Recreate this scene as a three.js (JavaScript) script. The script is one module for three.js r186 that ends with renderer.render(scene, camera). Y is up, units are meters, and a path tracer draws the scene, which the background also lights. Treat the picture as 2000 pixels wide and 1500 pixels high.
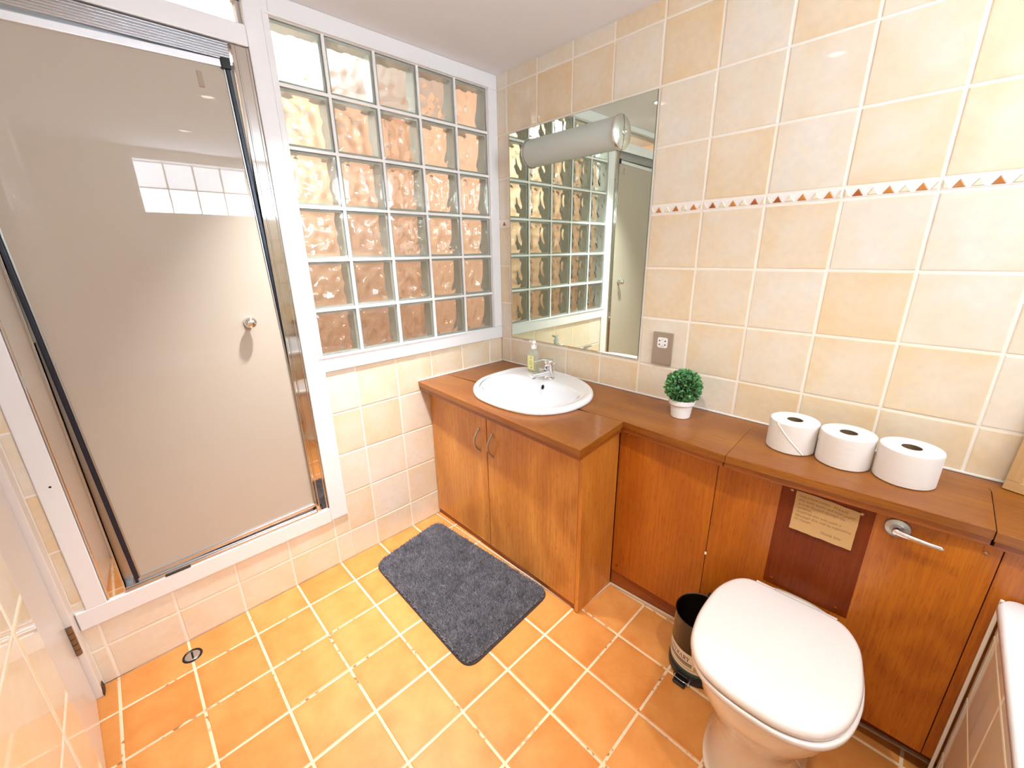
import * as THREE from 'three';
import { RoundedBoxGeometry } from 'three/addons/geometries/RoundedBoxGeometry.js';
import { mergeGeometries as joinGeometries } from 'three/addons/utils/BufferGeometryUtils.js';
import { ImprovedNoise } from 'three/addons/math/ImprovedNoise.js';
import { RectAreaLightUniformsLib } from 'three/addons/lights/RectAreaLightUniformsLib.js';

// ------------------------------------------------------------------ camera, light, exposure
const W = 2000, H = 1500;
const scene = new THREE.Scene();
scene.background = new THREE.Color(0.02, 0.02, 0.02);
const camera = new THREE.PerspectiveCamera(86.0, W / H, 0.02, 30);
camera.rotation.order = 'YXZ';
camera.position.set(1.7922, 1.4349, 1.643);
camera.rotation.set(-0.3082, 0.8057, -0.0176);
const renderer = new THREE.WebGLRenderer({ antialias: true });
renderer.toneMapping = THREE.LinearToneMapping;
renderer.toneMappingExposure = 1.42;
renderer.shadowMap.enabled = true;
RectAreaLightUniformsLib.init();
const DOWNLIGHT = 5, BATH_DOWNLIGHT = 3.4, WALL_DOWNLIGHT = 17, WARM = new THREE.Color(1, 0.96, 0.88), NEUTRAL = new THREE.Color(0.97, 0.99, 1.04);
const SHOWER_LIGHT = 1.9;
const DAY_LOW = 28, DAY_HIGH = 7, DAY_COLOR = new THREE.Color(0.82, 0.94, 1.12);
const CEIL = 2.279, XEND = 2.85;

// ------------------------------------------------------------------ helpers
function rng(seed) { let a = seed >>> 0; return () => { a = (a + 0x6d2b79f5) | 0; let t = Math.imul(a ^ (a >>> 15), 1 | a); t = (t + Math.imul(t ^ (t >>> 7), 61 | t)) ^ t; return ((t ^ (t >>> 14)) >>> 0) / 4294967296; }; }
const mergeGeometries = (list) => joinGeometries(list.map((g) => (g.index ? g.toNonIndexed() : g)));
const noise = new ImprovedNoise();
const fbm = (x, y, z, n = 4) => { let s = 0, a = 0.5; for (let i = 0; i < n; i++) { s += a * noise.noise(x, y, z + i * 7.3); x *= 2.03; y *= 2.03; a *= 0.5; } return s; };
const mix = (a, b, t) => a + (b - a) * t, clamp = (v, a = 0, b = 1) => Math.min(b, Math.max(a, v));
const smooth = (a, b, v) => { const t = clamp((v - a) / (b - a)); return t * t * (3 - 2 * t); };
const mix3 = (a, b, t) => [mix(a[0], b[0], t), mix(a[1], b[1], t), mix(a[2], b[2], t)];
function tex(w, h, fn, srgb = true) {
  const d = new Uint8Array(w * h * 4);
  for (let y = 0; y < h; y++) for (let x = 0; x < w; x++) { const c = fn(x / w, y / h), i = (y * w + x) * 4; d[i] = clamp(c[0], 0, 255); d[i + 1] = clamp(c[1], 0, 255); d[i + 2] = clamp(c[2], 0, 255); d[i + 3] = 255; }
  const t = new THREE.DataTexture(d, w, h); t.magFilter = THREE.LinearFilter; t.minFilter = THREE.LinearMipmapLinearFilter; t.generateMipmaps = true;
  t.wrapS = t.wrapT = THREE.MirroredRepeatWrapping; if (srgb) t.colorSpace = THREE.SRGBColorSpace; t.needsUpdate = true; return t;
}
const std = (o) => new THREE.MeshStandardMaterial(o), phys = (o) => new THREE.MeshPhysicalMaterial(o);
const taken = {};
function numbered(n) { const k = taken[n] = (taken[n] ?? -1) + 1; return k ? `${n}_${String(k).padStart(3, '0')}` : n; }
function mesh(name, geo, mat, parent, label) { const m = new THREE.Mesh(geo, mat); m.name = parent ? name : numbered(name); if (label) m.userData.label = label; (parent || scene).add(m); return m; }
function thing(name, label, category, pos = [0, 0, 0], turn = 0, group) {
  const g = new THREE.Group(); g.name = numbered(name); g.position.set(...pos); g.rotation.y = turn; scene.add(g);
  g.userData = { label, category }; if (group) g.userData.group = group; return g;
}
function struct(name, label, category) { const g = new THREE.Group(); g.name = name; g.userData = { kind: 'structure', label, category }; scene.add(g); return g; }
const box = (x0, x1, y0, y1, z0, z1) => { const g = new THREE.BoxGeometry(x1 - x0, y1 - y0, z1 - z0); g.translate((x0 + x1) / 2, (y0 + y1) / 2, (z0 + z1) / 2); return g; };
const rbox = (x0, x1, y0, y1, z0, z1, r = 0.003, s = 2) => { const g = new RoundedBoxGeometry(x1 - x0, y1 - y0, z1 - z0, s, r); g.translate((x0 + x1) / 2, (y0 + y1) / 2, (z0 + z1) / 2); return g; };
function planar(geo, swap = false, ou = 0, ov = 0, s = 1) {                  // uv in metres by the main direction of each normal
  const g = geo.index ? geo.toNonIndexed() : geo, p = g.attributes.position, n = g.attributes.normal, uv = new Float32Array(p.count * 2);
  for (let i = 0; i < p.count; i += 3) {
    const a = [0, 0, 0]; for (let k = 0; k < 3; k++) { a[0] += n.getX(i + k); a[1] += n.getY(i + k); a[2] += n.getZ(i + k); }
    const [ax, ay, az] = a.map(Math.abs);
    for (let k = 0; k < 3; k++) {
      const x = p.getX(i + k), y = p.getY(i + k), z = p.getZ(i + k);
      let u, v; if (ay >= ax && ay >= az) { u = x; v = z; } else if (az >= ax) { u = x; v = y; } else { u = z; v = y; }
      if (swap) [u, v] = [v, u];
      uv[(i + k) * 2] = u * s + ou; uv[(i + k) * 2 + 1] = v * s + ov;
    }
  }
  g.setAttribute('uv', new THREE.BufferAttribute(uv, 2)); return g;
}
function prism(pts, y0, y1, b = 0.002, holes = []) {                          // polygon of (x, z), standing from y0 to y1
  const sh = new THREE.Shape(pts.map(([x, z]) => new THREE.Vector2(x, -z)));
  for (const h of holes) sh.holes.push(new THREE.Path(h.map(([x, z]) => new THREE.Vector2(x, -z))));
  const g = new THREE.ExtrudeGeometry(sh, { depth: y1 - y0 - 2 * b, bevelEnabled: b > 0, bevelSize: b, bevelThickness: b, bevelOffset: -b, bevelSegments: 2, curveSegments: 8 });
  g.translate(0, 0, b); g.rotateX(-Math.PI / 2); g.translate(0, y0, 0); return g;
}
const lathe = (pts, seg = 40) => new THREE.LatheGeometry(pts.map(([r, y]) => new THREE.Vector2(r, y)), seg);
const tube = (pts, r, seg = 24, rs = 10, closed = false) => new THREE.TubeGeometry(new THREE.CatmullRomCurve3(pts.map((p) => new THREE.Vector3(...p)), closed), seg, r, rs, closed);
const cyl = (r0, r1, h, seg = 24, open = false) => new THREE.CylinderGeometry(r0, r1, h, seg, 1, open);
const at = (g, x, y, z) => { g.translate(x, y, z); return g; };
function rings(list, close = true, capEnd = true) {                           // loft through rings of equally many points, smooth
  const n = list[0].length, pos = [], idx = [];
  for (const r of list) for (const p of r) pos.push(...p);
  for (let i = 0; i + 1 < list.length; i++) for (let j = 0; j < n; j++) { const a = i * n + j, b = i * n + (j + 1) % n, c = a + n, d = b + n; idx.push(a, b, c, b, d, c); }
  if (capEnd) { const r = list[list.length - 1], c = [0, 0, 0]; for (const p of r) for (let k = 0; k < 3; k++) c[k] += p[k] / n; pos.push(...c); const o = (list.length - 1) * n, m = pos.length / 3 - 1; for (let j = 0; j < n; j++) idx.push(o + j, o + (j + 1) % n, m); }
  const g = new THREE.BufferGeometry(); g.setAttribute('position', new THREE.Float32BufferAttribute(pos, 3)); g.setIndex(idx); g.computeVertexNormals();
  g.setAttribute('uv', new THREE.BufferAttribute(new Float32Array(pos.length / 3 * 2), 2)); return g;
}
function outline(pts, n) { const c = new THREE.CatmullRomCurve3(pts.map(([x, z]) => new THREE.Vector3(x, 0, z)), true, 'centripetal'); return c.getSpacedPoints(n).slice(0, n).map((p) => [p.x, p.z]); }

// ------------------------------------------------------------------ textures and materials
const wallTex = [];
for (let k = 0; k < 10; k++) {
  const r = rng(100 + k), peach = [0.2, 0.75, 0.05, 0.55, 0.9, 0.3, 0.0, 0.65, 0.42, 0.12][k], sx = r() * 2 - 1, sy = r() * 2 - 1;
  wallTex.push(tex(128, 128, (u, v) => {
    const n = fbm(u * 2.2 + k * 9, v * 2.2, k * 3.1, 4), f = fbm(u * 9 + k, v * 9, k + 40, 3);
    const e = smooth(0.2, 0.55, Math.max(Math.abs(u - 0.5 + sx * 0.12), Math.abs(v - 0.5 + sy * 0.12)));
    const t = clamp(0.1 + peach * 0.58 + n * 0.5 + f * 0.16 + e * 0.2 * (0.4 + peach));
    const c = mix3([236, 228, 213], [233, 206, 163], t), w = f * 10;
    return [c[0] + w, c[1] + w, c[2] + w];
  }));
}
const glazeBump = tex(128, 128, (u, v) => { const h = 128 + 95 * fbm(u * 5, v * 5, 3, 3); return [h, h, h]; }, false);
const wallMats = wallTex.map((map) => phys({ map, roughness: 0.3, bumpMap: glazeBump, bumpScale: 0.0012, specularIntensity: 0.6, clearcoat: 0.8, clearcoatRoughness: 0.03 }));
const floorTex = [];
for (let k = 0; k < 5; k++) {
  floorTex.push(tex(128, 128, (u, v) => {
    const n = fbm(u * 2 + k * 5, v * 2, k * 2.7 + 11, 4), f = fbm(u * 14, v * 14 + k, 31 + k, 3);
    const e = smooth(0.32, 0.5, Math.max(Math.abs(u - 0.5), Math.abs(v - 0.5)));
    const c = mix3([223, 155, 86], [204, 128, 58], clamp(0.42 + (k - 2) * 0.09 + n * 0.9 + f * 0.2 + e * 0.22));
    return [c[0] + f * 12, c[1] + f * 10, c[2] + f * 6];
  }));
}
const floorMats = floorTex.map((map) => std({ map, roughness: 0.38, bumpMap: glazeBump, bumpScale: 0.0008 }));
const woodTex = tex(1024, 1024, (u, v) => {
  const warp = fbm(u * 1.6, v * 2.2, 5.5, 3), q = v * 15 + warp * 5.5;
  const ring = 0.5 + 0.5 * Math.sin(q * 2.4 + 0.8 * Math.sin(q * 0.7));
  const fine = fbm(u * 5, v * 150, 2.1, 3), pore = smooth(0.2, 0.42, noise.noise(u * 26, v * 330, 8.8)), wide = fbm(u * 0.9, v * 5, 9.2, 2);
  const t = clamp(0.42 + (ring - 0.5) * 0.3 + fine * 0.55 + wide * 0.45 + pore * 0.3);
  return mix3([228, 168, 90], [176, 110, 46], t);
});
const groutTex = tex(512, 512, (u, v) => { const n = fbm(u * 6, v * 6, 2.2, 4), k = smooth(0.18, 0.42, noise.noise(u * 60, v * 60, 5.1)) * smooth(-0.05, 0.2, n); return mix3([240, 214, 180], [150, 96, 48], clamp(0.08 + n * 0.25 + k * 0.75)); });
const paleTex = tex(256, 256, (u, v) => mix3([216, 178, 128], [184, 140, 88], clamp(0.45 + fbm(u * 4, v * 60, 3.3, 3) * 0.9 + fbm(u, v * 9, 7.7, 2) * 0.5)));
const wood = (o = {}) => phys({ map: woodTex, roughness: 0.4, clearcoat: 0.35, clearcoatRoughness: 0.16, ...o });
const M = {
  top: wood({ color: '#b0934a', clearcoat: 0.3, clearcoatRoughness: 0.1, roughness: 0.42 }),
  topEdge: wood({ color: '#b99058' }),
  door: wood({ color: '#fff4dc', roughness: 0.38 }),
  side: wood({ color: '#ffe9bc' }),
  panel: wood({ color: '#dcb04a' }),
  dark: wood({ color: '#965c18', clearcoat: 0.06, specularIntensity: 0.4 }),
  plinth: wood({ color: '#b88440' }),
  pale: std({ map: paleTex, roughness: 0.65 }),
  grout: std({ color: '#f6efe2', roughness: 0.85 }),
  floorGrout: std({ map: groutTex, roughness: 0.9 }),
  plaster: std({ color: '#efe6dd', roughness: 0.9 }),
  ceiling: std({ color: '#f3f3f5', roughness: 0.85 }),
  white: phys({ color: '#f0f0ef', roughness: 0.3, clearcoat: 0.3, clearcoatRoughness: 0.15 }),
  doorWhite: phys({ color: '#e9e3dc', roughness: 0.28, clearcoat: 0.3, clearcoatRoughness: 0.1 }),
  mortar: std({ color: '#f3f1ec', roughness: 0.7 }),
  ceramic: phys({ color: '#ececed', roughness: 0.12, clearcoat: 1, clearcoatRoughness: 0.03 }),
  seatWhite: phys({ color: '#e2d9d3', roughness: 0.22, clearcoat: 0.8, clearcoatRoughness: 0.08 }),
  panWhite: phys({ color: '#efe6d8', roughness: 0.15, clearcoat: 1, clearcoatRoughness: 0.04 }),
  chrome: std({ color: '#e6e7ea', metalness: 1, roughness: 0.06 }),
  polished: std({ color: '#d9d7d2', metalness: 1, roughness: 0.035 }),
  capMetal: std({ color: '#d6d4d0', metalness: 1, roughness: 0.24 }),
  satin: std({ color: '#b9bab6', metalness: 1, roughness: 0.34 }),
  aluminium: std({ color: '#c9cdd2', metalness: 1, roughness: 0.2 }),
  mirror: std({ color: '#dee9da', metalness: 1, roughness: 0.0 }),
  mirrorEdge: std({ color: '#5c655f', roughness: 0.3 }),
  navy: std({ color: '#131b2c', roughness: 0.35 }),
  black: std({ color: '#0b0b0c', roughness: 0.35 }),
  blackGloss: phys({ color: '#17120c', roughness: 0.25, clearcoat: 0.6, clearcoatRoughness: 0.1 }),
  darkHole: std({ color: '#050505', roughness: 0.9 }),
  screw: std({ color: '#b58a63', metalness: 1, roughness: 0.3 }),
  frosted: phys({ color: '#bcb09f', roughness: 0.9, specularIntensity: 0.25, clearcoat: 1, clearcoatRoughness: 0.012 }),
  clearPane: phys({ color: '#f4f2ee', transmission: 1, thickness: 0, roughness: 0.02 }),
  glass: phys({ color: '#f3f8f4', transmission: 1, thickness: 0.01, ior: 1.5, roughness: 0.0 }),
  blockEdge: phys({ color: '#d6d3c8', roughness: 0.25 }),
  peach: std({ color: '#dcb294', roughness: 0.55 }),
  plasticWhite: phys({ color: '#f7f7f5', roughness: 0.3, clearcoat: 0.4 }),
  socketPlate: std({ color: '#b3a492', metalness: 0.55, roughness: 0.38 }),
  paper: std({ color: '#e6dfd7', roughness: 0.95 }),
  core: std({ color: '#6b5236', roughness: 0.9 }),
  hinge: std({ color: '#8a7b68', metalness: 1, roughness: 0.42 }),
  lampGlow: std({ color: '#ffffff', emissive: new THREE.Color(1, 0.92, 0.8), emissiveIntensity: 8 }),
  daylight: std({ color: '#ffffff', emissive: DAY_COLOR, emissiveIntensity: 2.5, roughness: 0.2 }),
  daylightDim: std({ color: '#ffffff', emissive: new THREE.Color(1, 0.97, 0.88), emissiveIntensity: 1.2, roughness: 0.2 }),
};
// paper with a rolled-sheet relief
M.paper.bumpMap = tex(64, 256, (u, v) => { const h = 128 + 60 * noise.noise(u * 3, v * 40, 1.7) + 40 * fbm(u * 20, v * 20, 4, 2); return [h, h, h]; }, false); M.paper.bumpScale = 0.0012;

// ------------------------------------------------------------------ tiles
const tileCache = new Map();
function tileGeo(w, h, t = 0.006, b = 0.0028) {
  const key = [w, h, t].map((v) => Math.round(v * 2000)).join();
  if (tileCache.has(key)) return tileCache.get(key);
  const pos = [], uv = [], L = [[w / 2, h / 2, -t], [w / 2, h / 2, -b * 0.9], [w / 2 - b * 0.35, h / 2 - b * 0.35, -b * 0.25], [w / 2 - b * 1.3, h / 2 - b * 1.3, 0]];
  const c = (l, k) => [[-1, -1], [1, -1], [1, 1], [-1, 1]][k].map((s, i) => s * l[i]).concat(l[2]);
  const put = (p) => { pos.push(...p); uv.push(p[0] / 0.2 + 0.5, p[1] / 0.2 + 0.5); };
  for (let i = 0; i < 3; i++) for (let k = 0; k < 4; k++) { const a = c(L[i], k), d = c(L[i], (k + 1) % 4), e = c(L[i + 1], (k + 1) % 4), f = c(L[i + 1], k); [a, d, e, a, e, f].forEach(put); }
  { const q = [0, 1, 2, 3].map((k) => c(L[3], k)); [q[0], q[1], q[2], q[0], q[2], q[3]].forEach(put); }
  const g = new THREE.BufferGeometry(); g.setAttribute('position', new THREE.Float32BufferAttribute(pos, 3)); g.setAttribute('uv', new THREE.Float32BufferAttribute(uv, 2)); g.computeVertexNormals();
  tileCache.set(key, g); return g;
}
function face(parent, pos, ry, rx = 0) { const g = new THREE.Object3D(); g.position.set(...pos); g.rotation.set(rx, ry, 0); g.updateMatrix(); return { parent, m: g.matrix, q: g.quaternion }; }
function layTiles(f, us, vs, regions, mats, seed, gap = 0.006, name = 'tile') {
  const r = rng(seed);
  for (let i = 0; i + 1 < us.length; i++) for (let j = 0; j + 1 < vs.length; j++) {
    const pick = Math.floor(r() * mats.length), jig = (r() - 0.5) * 0.0006, tip = (r() - 0.5) * 0.006, tip2 = (r() - 0.5) * 0.006, flip = r() > 0.5;
    for (const [u0, v0, u1, v1] of regions) {
      const a0 = Math.max(us[i] + gap / 2, u0), a1 = Math.min(us[i + 1] - gap / 2, u1), b0 = Math.max(vs[j] + gap / 2, v0), b1 = Math.min(vs[j + 1] - gap / 2, v1);
      if (a1 - a0 < 0.012 || b1 - b0 < 0.012) continue;
      const m = mesh(name, tileGeo(a1 - a0, b1 - b0), mats[pick], f.parent);
      m.position.set((a0 + a1) / 2, (b0 + b1) / 2, jig).applyMatrix4(f.m);
      m.quaternion.copy(f.q).multiply(new THREE.Quaternion().setFromEuler(new THREE.Euler(tip, tip2, flip ? Math.PI : 0)));
    }
  }
}
const steps = (a, d, n0, n1) => { const o = []; for (let i = n0; i <= n1; i++) o.push(a + d * i); return o; };

// ------------------------------------------------------------------ right wall: mirror and worktop wall (z = 0)
{
  const w = struct('wall_right', 'cream and peach tiled wall behind the mirror and worktop', 'wall');
  mesh('plaster', box(-1.1, XEND + 0.1, -0.05, CEIL + 0.06, -0.1, -0.0062), M.plaster, w);
  mesh('grout', box(0, XEND, 0.0, CEIL, -0.006, -0.0016), M.grout, w);
  const f = face(w, [0, 0, 0], 0);
  const us = [-0.003, ...steps(0.9019, 0.2058, -4, 9), XEND + 0.003].filter((v) => v < XEND + 0.01);
  const low = [0.958 - 0.204, 0.958, 1.162, 1.366, 1.5701], high = [1.6038, 1.8078, 2.0118, 2.2158, 2.4198];
  layTiles(f, us, low, [[0, 0.80, XEND, CEIL]], wallMats, 11);
  layTiles(f, us, high, [[0, 0.80, XEND, CEIL]], wallMats, 12);
  // narrow border tiles with raised triangles
  const amber = ['#c67c2e', '#b96a22', '#a65418'].map((c) => phys({ color: c, roughness: 0.15, clearcoat: 1, clearcoatRoughness: 0.05 }));
  const cream = phys({ color: '#efe4c6', roughness: 0.2, clearcoat: 0.6 }), strip = phys({ color: '#f7f1ea', roughness: 0.2 });
  const tri = (bw, h) => { const s = new THREE.Shape([new THREE.Vector2(-bw / 2, 0), new THREE.Vector2(bw / 2, 0), new THREE.Vector2(0, h)]); return new THREE.ExtrudeGeometry(s, { depth: 0.001, bevelEnabled: true, bevelThickness: 0.0035, bevelSize: 0.0035, bevelOffset: -0.0035, bevelSegments: 1 }); };
  const whole = tri(0.0275, 0.0215), r = rng(5);
  const half = (s) => { const sh = new THREE.Shape(s > 0 ? [new THREE.Vector2(0, 0), new THREE.Vector2(0.014, 0), new THREE.Vector2(0, 0.0215)] : [new THREE.Vector2(-0.014, 0), new THREE.Vector2(0, 0), new THREE.Vector2(0, 0.0215)]); return new THREE.ExtrudeGeometry(sh, { depth: 0.001, bevelEnabled: true, bevelThickness: 0.003, bevelSize: 0.002, bevelOffset: -0.002, bevelSegments: 1 }); };
  const hl = half(1), hr = half(-1);
  for (let i = 0; i + 1 < us.length; i++) {
    const a = us[i] + 0.002, b = us[i + 1] - 0.002; if (b - a < 0.03) continue;
    const t = mesh('border_tile', tileGeo(b - a, 0.0265, 0.006, 0.001), strip, w); t.position.set((a + b) / 2, 1.5869, 0);
    const from = us[i + 1] - 0.2058;
    for (let k = 0; k <= 6; k++) {
      const x = from + k * 0.0343; if (x < a - 0.002) continue;
      const g = k === 0 ? hl : k === 6 ? hr : whole, m = mesh('triangle', g, k % 2 ? amber[Math.floor(r() * 3)] : cream, t);
      m.position.set((k === 0 ? a + 0.002 : k === 6 ? b - 0.002 : x) - (a + b) / 2, -0.0105, -0.0015);
    }
  }
}
// ------------------------------------------------------------------ left wall: partition with glass blocks and shower door (x = 0)
{
  const w = struct('wall_left', 'partition wall of cream tiles under the glass blocks and around the shower door', 'wall');
  mesh('plaster', mergeGeometries([box(-0.1, -0.0062, -0.05, 0.958, -0.006, 1.045), box(-0.1, -0.0062, -0.05, 0.25, 1.045, 1.95), box(-0.1, -0.0062, -0.05, CEIL, 1.875, 2.0)]), M.plaster, w);
  mesh('grout', mergeGeometries([box(-0.006, -0.0016, 0, 0.958, 0, 1.038), box(-0.006, -0.0016, 0, 0.25, 1.038, 1.955), box(-0.006, -0.0016, 0.25, CEIL, 1.926, 1.955)]), M.grout, w);
  const f = face(w, [0, 0, 0], Math.PI / 2), zs = [-0.003, ...steps(0.0985, 0.2017, 0, 9), 2.12], us = zs.map((z) => -z).reverse();
  layTiles(f, us, steps(-0.056, 0.204, 0, 12), [[-1.036, 0.002, 0, 0.958], [-1.953, 0.002, -1.0365, 0.245], [-1.953, 0.325, -1.927, CEIL]], wallMats, 23);
}
{ // painted timber frame
  const t = struct('trim_1', 'white painted timber frame around glass blocks and shower door', 'frame');
  const X0 = -0.1, X1 = 0.008, bar = (y0, y1, z0, z1, x1 = X1) => mesh('frame_bar', rbox(X0, x1, y0, y1, z0, z1, 0.004), M.white, t);
  bar(0.957, 1.026, 0.0, 1.0385); bar(2.215, CEIL, 0.0, 1.0385); bar(1.026, 2.215, 0.0, 0.0615);
  bar(0.252, CEIL, 1.038, 1.1165, 0.0085); bar(0.252, CEIL, 1.873, 1.926); bar(0.247, 0.318, 1.1165, 1.953, 0.009);
  bar(2.103, 2.165, 1.1165, 1.873); bar(2.247, CEIL, 1.1165, 1.873);
  mesh('glazing_bead', mergeGeometries([rbox(0.006, 0.011, 1.018, 1.024, 0.06, 1.055, 0.002), rbox(0.006, 0.011, 2.216, 2.223, 0.05, 1.06, 0.002), rbox(0.006, 0.011, 1.02, 2.22, 1.054, 1.061, 0.002), rbox(0.006, 0.011, 1.02, 2.22, 0.052, 0.058, 0.002)]), M.white, t);
  const g = std({ color: '#b7ada0', roughness: 0.5 });
  mesh('transom_rebate', mergeGeometries([box(-0.05, -0.02, 2.165, 2.247, 1.1165, 1.128), box(-0.05, -0.02, 2.165, 2.247, 1.862, 1.873), box(-0.05, -0.02, 2.236, 2.247, 1.1165, 1.873)]), g, t);
  mesh('screw_hole', at(cyl(0.0032, 0.0032, 0.001, 12).rotateZ(Math.PI / 2), 0.0082, 0.776, 1.896), M.darkHole, t);
  mesh('transom_pane', box(-0.04, -0.036, 2.165, 2.24, 1.12, 1.87), M.clearPane, t);
}
{ // glass block panel
  const w = struct('window_1', 'panel of thirty wavy glass blocks in white mortar joints', 'window');
  const bars = []; const Y0 = 1.019, Z0 = 0.058;
  for (let i = 0; i <= 5; i++) bars.push(box(-0.086, -0.0025, 1.02, 2.222, Z0 + i * 0.2 - 0.0055, Z0 + i * 0.2 + 0.0055));
  for (let j = 0; j <= 6; j++) for (let i = 0; i < 5; i++) bars.push(box(-0.086, -0.0025, Y0 + j * 0.2 - 0.0055, Y0 + j * 0.2 + 0.0055, Z0 + i * 0.2 + 0.0055, Z0 + i * 0.2 + 0.1945));
  mesh('mortar', mergeGeometries(bars), M.mortar, w);
  const half = 0.0943, N = 26;
  const wave = (x, y, k) => { const m = smooth(0.078, 0.06, Math.max(Math.abs(x), Math.abs(y))); const d = x * 0.8 - y * 0.6; return m * (0.0013 * Math.sin(d * 78 + 2.0 * Math.sin((x * 0.5 + y) * 30 + k) + k * 1.7) + 0.0016 * noise.noise(x * 34, y * 24, k * 4.1) * 2); };
  const slab = (k, s) => {                                                     // s = +1 front pane, -1 rear pane
    const pos = [], idx = [], n = N + 1;
    for (let side = 0; side < 2; side++) for (let j = 0; j <= N; j++) for (let i = 0; i <= N; i++) {
      const x = (i / N * 2 - 1) * half, y = (j / N * 2 - 1) * half, e = Math.max(Math.abs(x), Math.abs(y));
      const press = 0.0035 * smooth(0.074, 0.082, e) + 0.0035 * smooth(0.0875, half, e);
      pos.push(x, y, side ? s * (-0.0105 + wave(x, y, k)) : s * (-press + 0.85 * wave(y, -x, k + 3)));
    }
    for (let side = 0; side < 2; side++) for (let j = 0; j < N; j++) for (let i = 0; i < N; i++) { const a = side * n * n + j * n + i, b = a + 1, c = a + n, d = c + 1; if ((side === 0) === (s > 0)) idx.push(a, b, d, a, d, c); else idx.push(a, d, b, a, c, d); }
    const g0 = new THREE.BufferGeometry(); g0.setAttribute('position', new THREE.Float32BufferAttribute(pos, 3)); g0.setIndex(idx); g0.computeVertexNormals();
    const side = [], put = (i, j, sd) => { const q = (sd * n * n + j * n + i) * 3; return pos.slice(q, q + 3); };
    const ring = []; for (let i = 0; i < N; i++) ring.push([i, 0]); for (let j = 0; j < N; j++) ring.push([N, j]); for (let i = N; i > 0; i--) ring.push([i, N]); for (let j = N; j > 0; j--) ring.push([0, j]);
    ring.forEach((a, i) => { const b = ring[(i + 1) % ring.length], q = [put(...a, 0), put(...b, 0), put(...b, 1), put(...a, 1)]; const o = s > 0 ? [0, 2, 1, 0, 3, 2] : [0, 1, 2, 0, 2, 3]; o.forEach((v) => side.push(...q[v])); });
    const g1 = new THREE.BufferGeometry(); g1.setAttribute('position', new THREE.Float32BufferAttribute(side, 3)); g1.computeVertexNormals();
    const g = mergeGeometries([g0, g1]); g.setAttribute('uv', new THREE.BufferAttribute(new Float32Array(g.attributes.position.count * 2), 2)); return g;
  };
  const kinds = [0, 1, 2].map((k) => ({ front: slab(k, 1), back: at(slab(k + 5, -1), 0, 0, -0.08) }));
  const e = 0.0925, q = 0.0095, ring = mergeGeometries([box(-e, e, e - q, e, -0.068, -0.0135), box(-e, e, -e, -e + q, -0.068, -0.0135), box(-e, -e + q, -e + q, e - q, -0.068, -0.0135), box(e - q, e, -e + q, e - q, -0.068, -0.0135)]);
  for (let j = 0; j < 6; j++) for (let i = 0; i < 5; i++) {
    const k = kinds[0];
    const b = mesh('glass_block', k.front, M.glass, w); b.rotation.y = Math.PI / 2; b.position.set(-0.004, Y0 + j * 0.2 + 0.1, Z0 + i * 0.2 + 0.1);
    mesh('rear_pane', k.back, M.glass, b); mesh('block_edge', ring, M.blockEdge, b);
  }
}
{ // shower enclosure behind the partition
  const s = struct('wall_shower', 'peach tiled shower enclosure behind the glass blocks', 'wall');
  mesh('plaster', mergeGeometries([box(-1.05, -0.95, 0, CEIL, 0, 1.95), box(-0.95, -0.1, 0, CEIL, -0.006, 0.012), box(-1.05, -0.1, 0, CEIL, 1.94, 2.02), box(-0.95, -0.1, 0.1, 0.2, 0.012, 1.94)]), M.peach, s);
}
// ------------------------------------------------------------------ floor, ceiling, unseen walls
{
  const f = struct('floor', 'floor of square orange terracotta tiles with pale grout', 'floor');
  mesh('screed', box(-1.1, XEND + 0.1, -0.12, -0.0062, -0.1, 2.12), M.plaster, f);
  mesh('grout', planar(box(0, XEND, -0.006, -0.0012, 0, 2.0)), M.floorGrout, f);
  const fl = face(f, [0, 0, 0], 0, -Math.PI / 2);
  layTiles(fl, [-0.045, ...steps(0.1598, 0.2028, 0, 13)], steps(-1.1053, 0.2028, -5, 5), [[0, -1.99, 2.06, -0.4969], [0.971, -0.4969, 2.06, -0.2]], floorMats, 31, 0.007);
  const c = struct('ceiling', 'plain pinkish white ceiling', 'ceiling');
  mesh('plasterboard', box(-1.1, XEND + 0.1, CEIL, CEIL + 0.08, -0.1, 2.12), M.ceiling, c);
}
{
  const w = struct('wall_back', 'end of a cream tiled wall beside the white door', 'wall');
  mesh('plaster', box(0.888, XEND + 0.1, -0.05, CEIL, 1.8462, 2.1), M.white, w);
  mesh('outer_skin', box(-0.1, 0.888, -0.05, CEIL, 2.03, 2.1), M.plaster, w);
  mesh('grout', box(0.889, XEND, 0, CEIL, 1.8416, 1.846), M.grout, w);
  const us = [0.889, ...steps(0.985, 0.204, 0, 9)].map((x) => -x).reverse();
  layTiles(face(w, [0, 0, 1.84], Math.PI), us, steps(-0.076, 0.204, 0, 12), [[-2.2, 0, -0.89, CEIL]], wallMats, 41);
}
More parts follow.
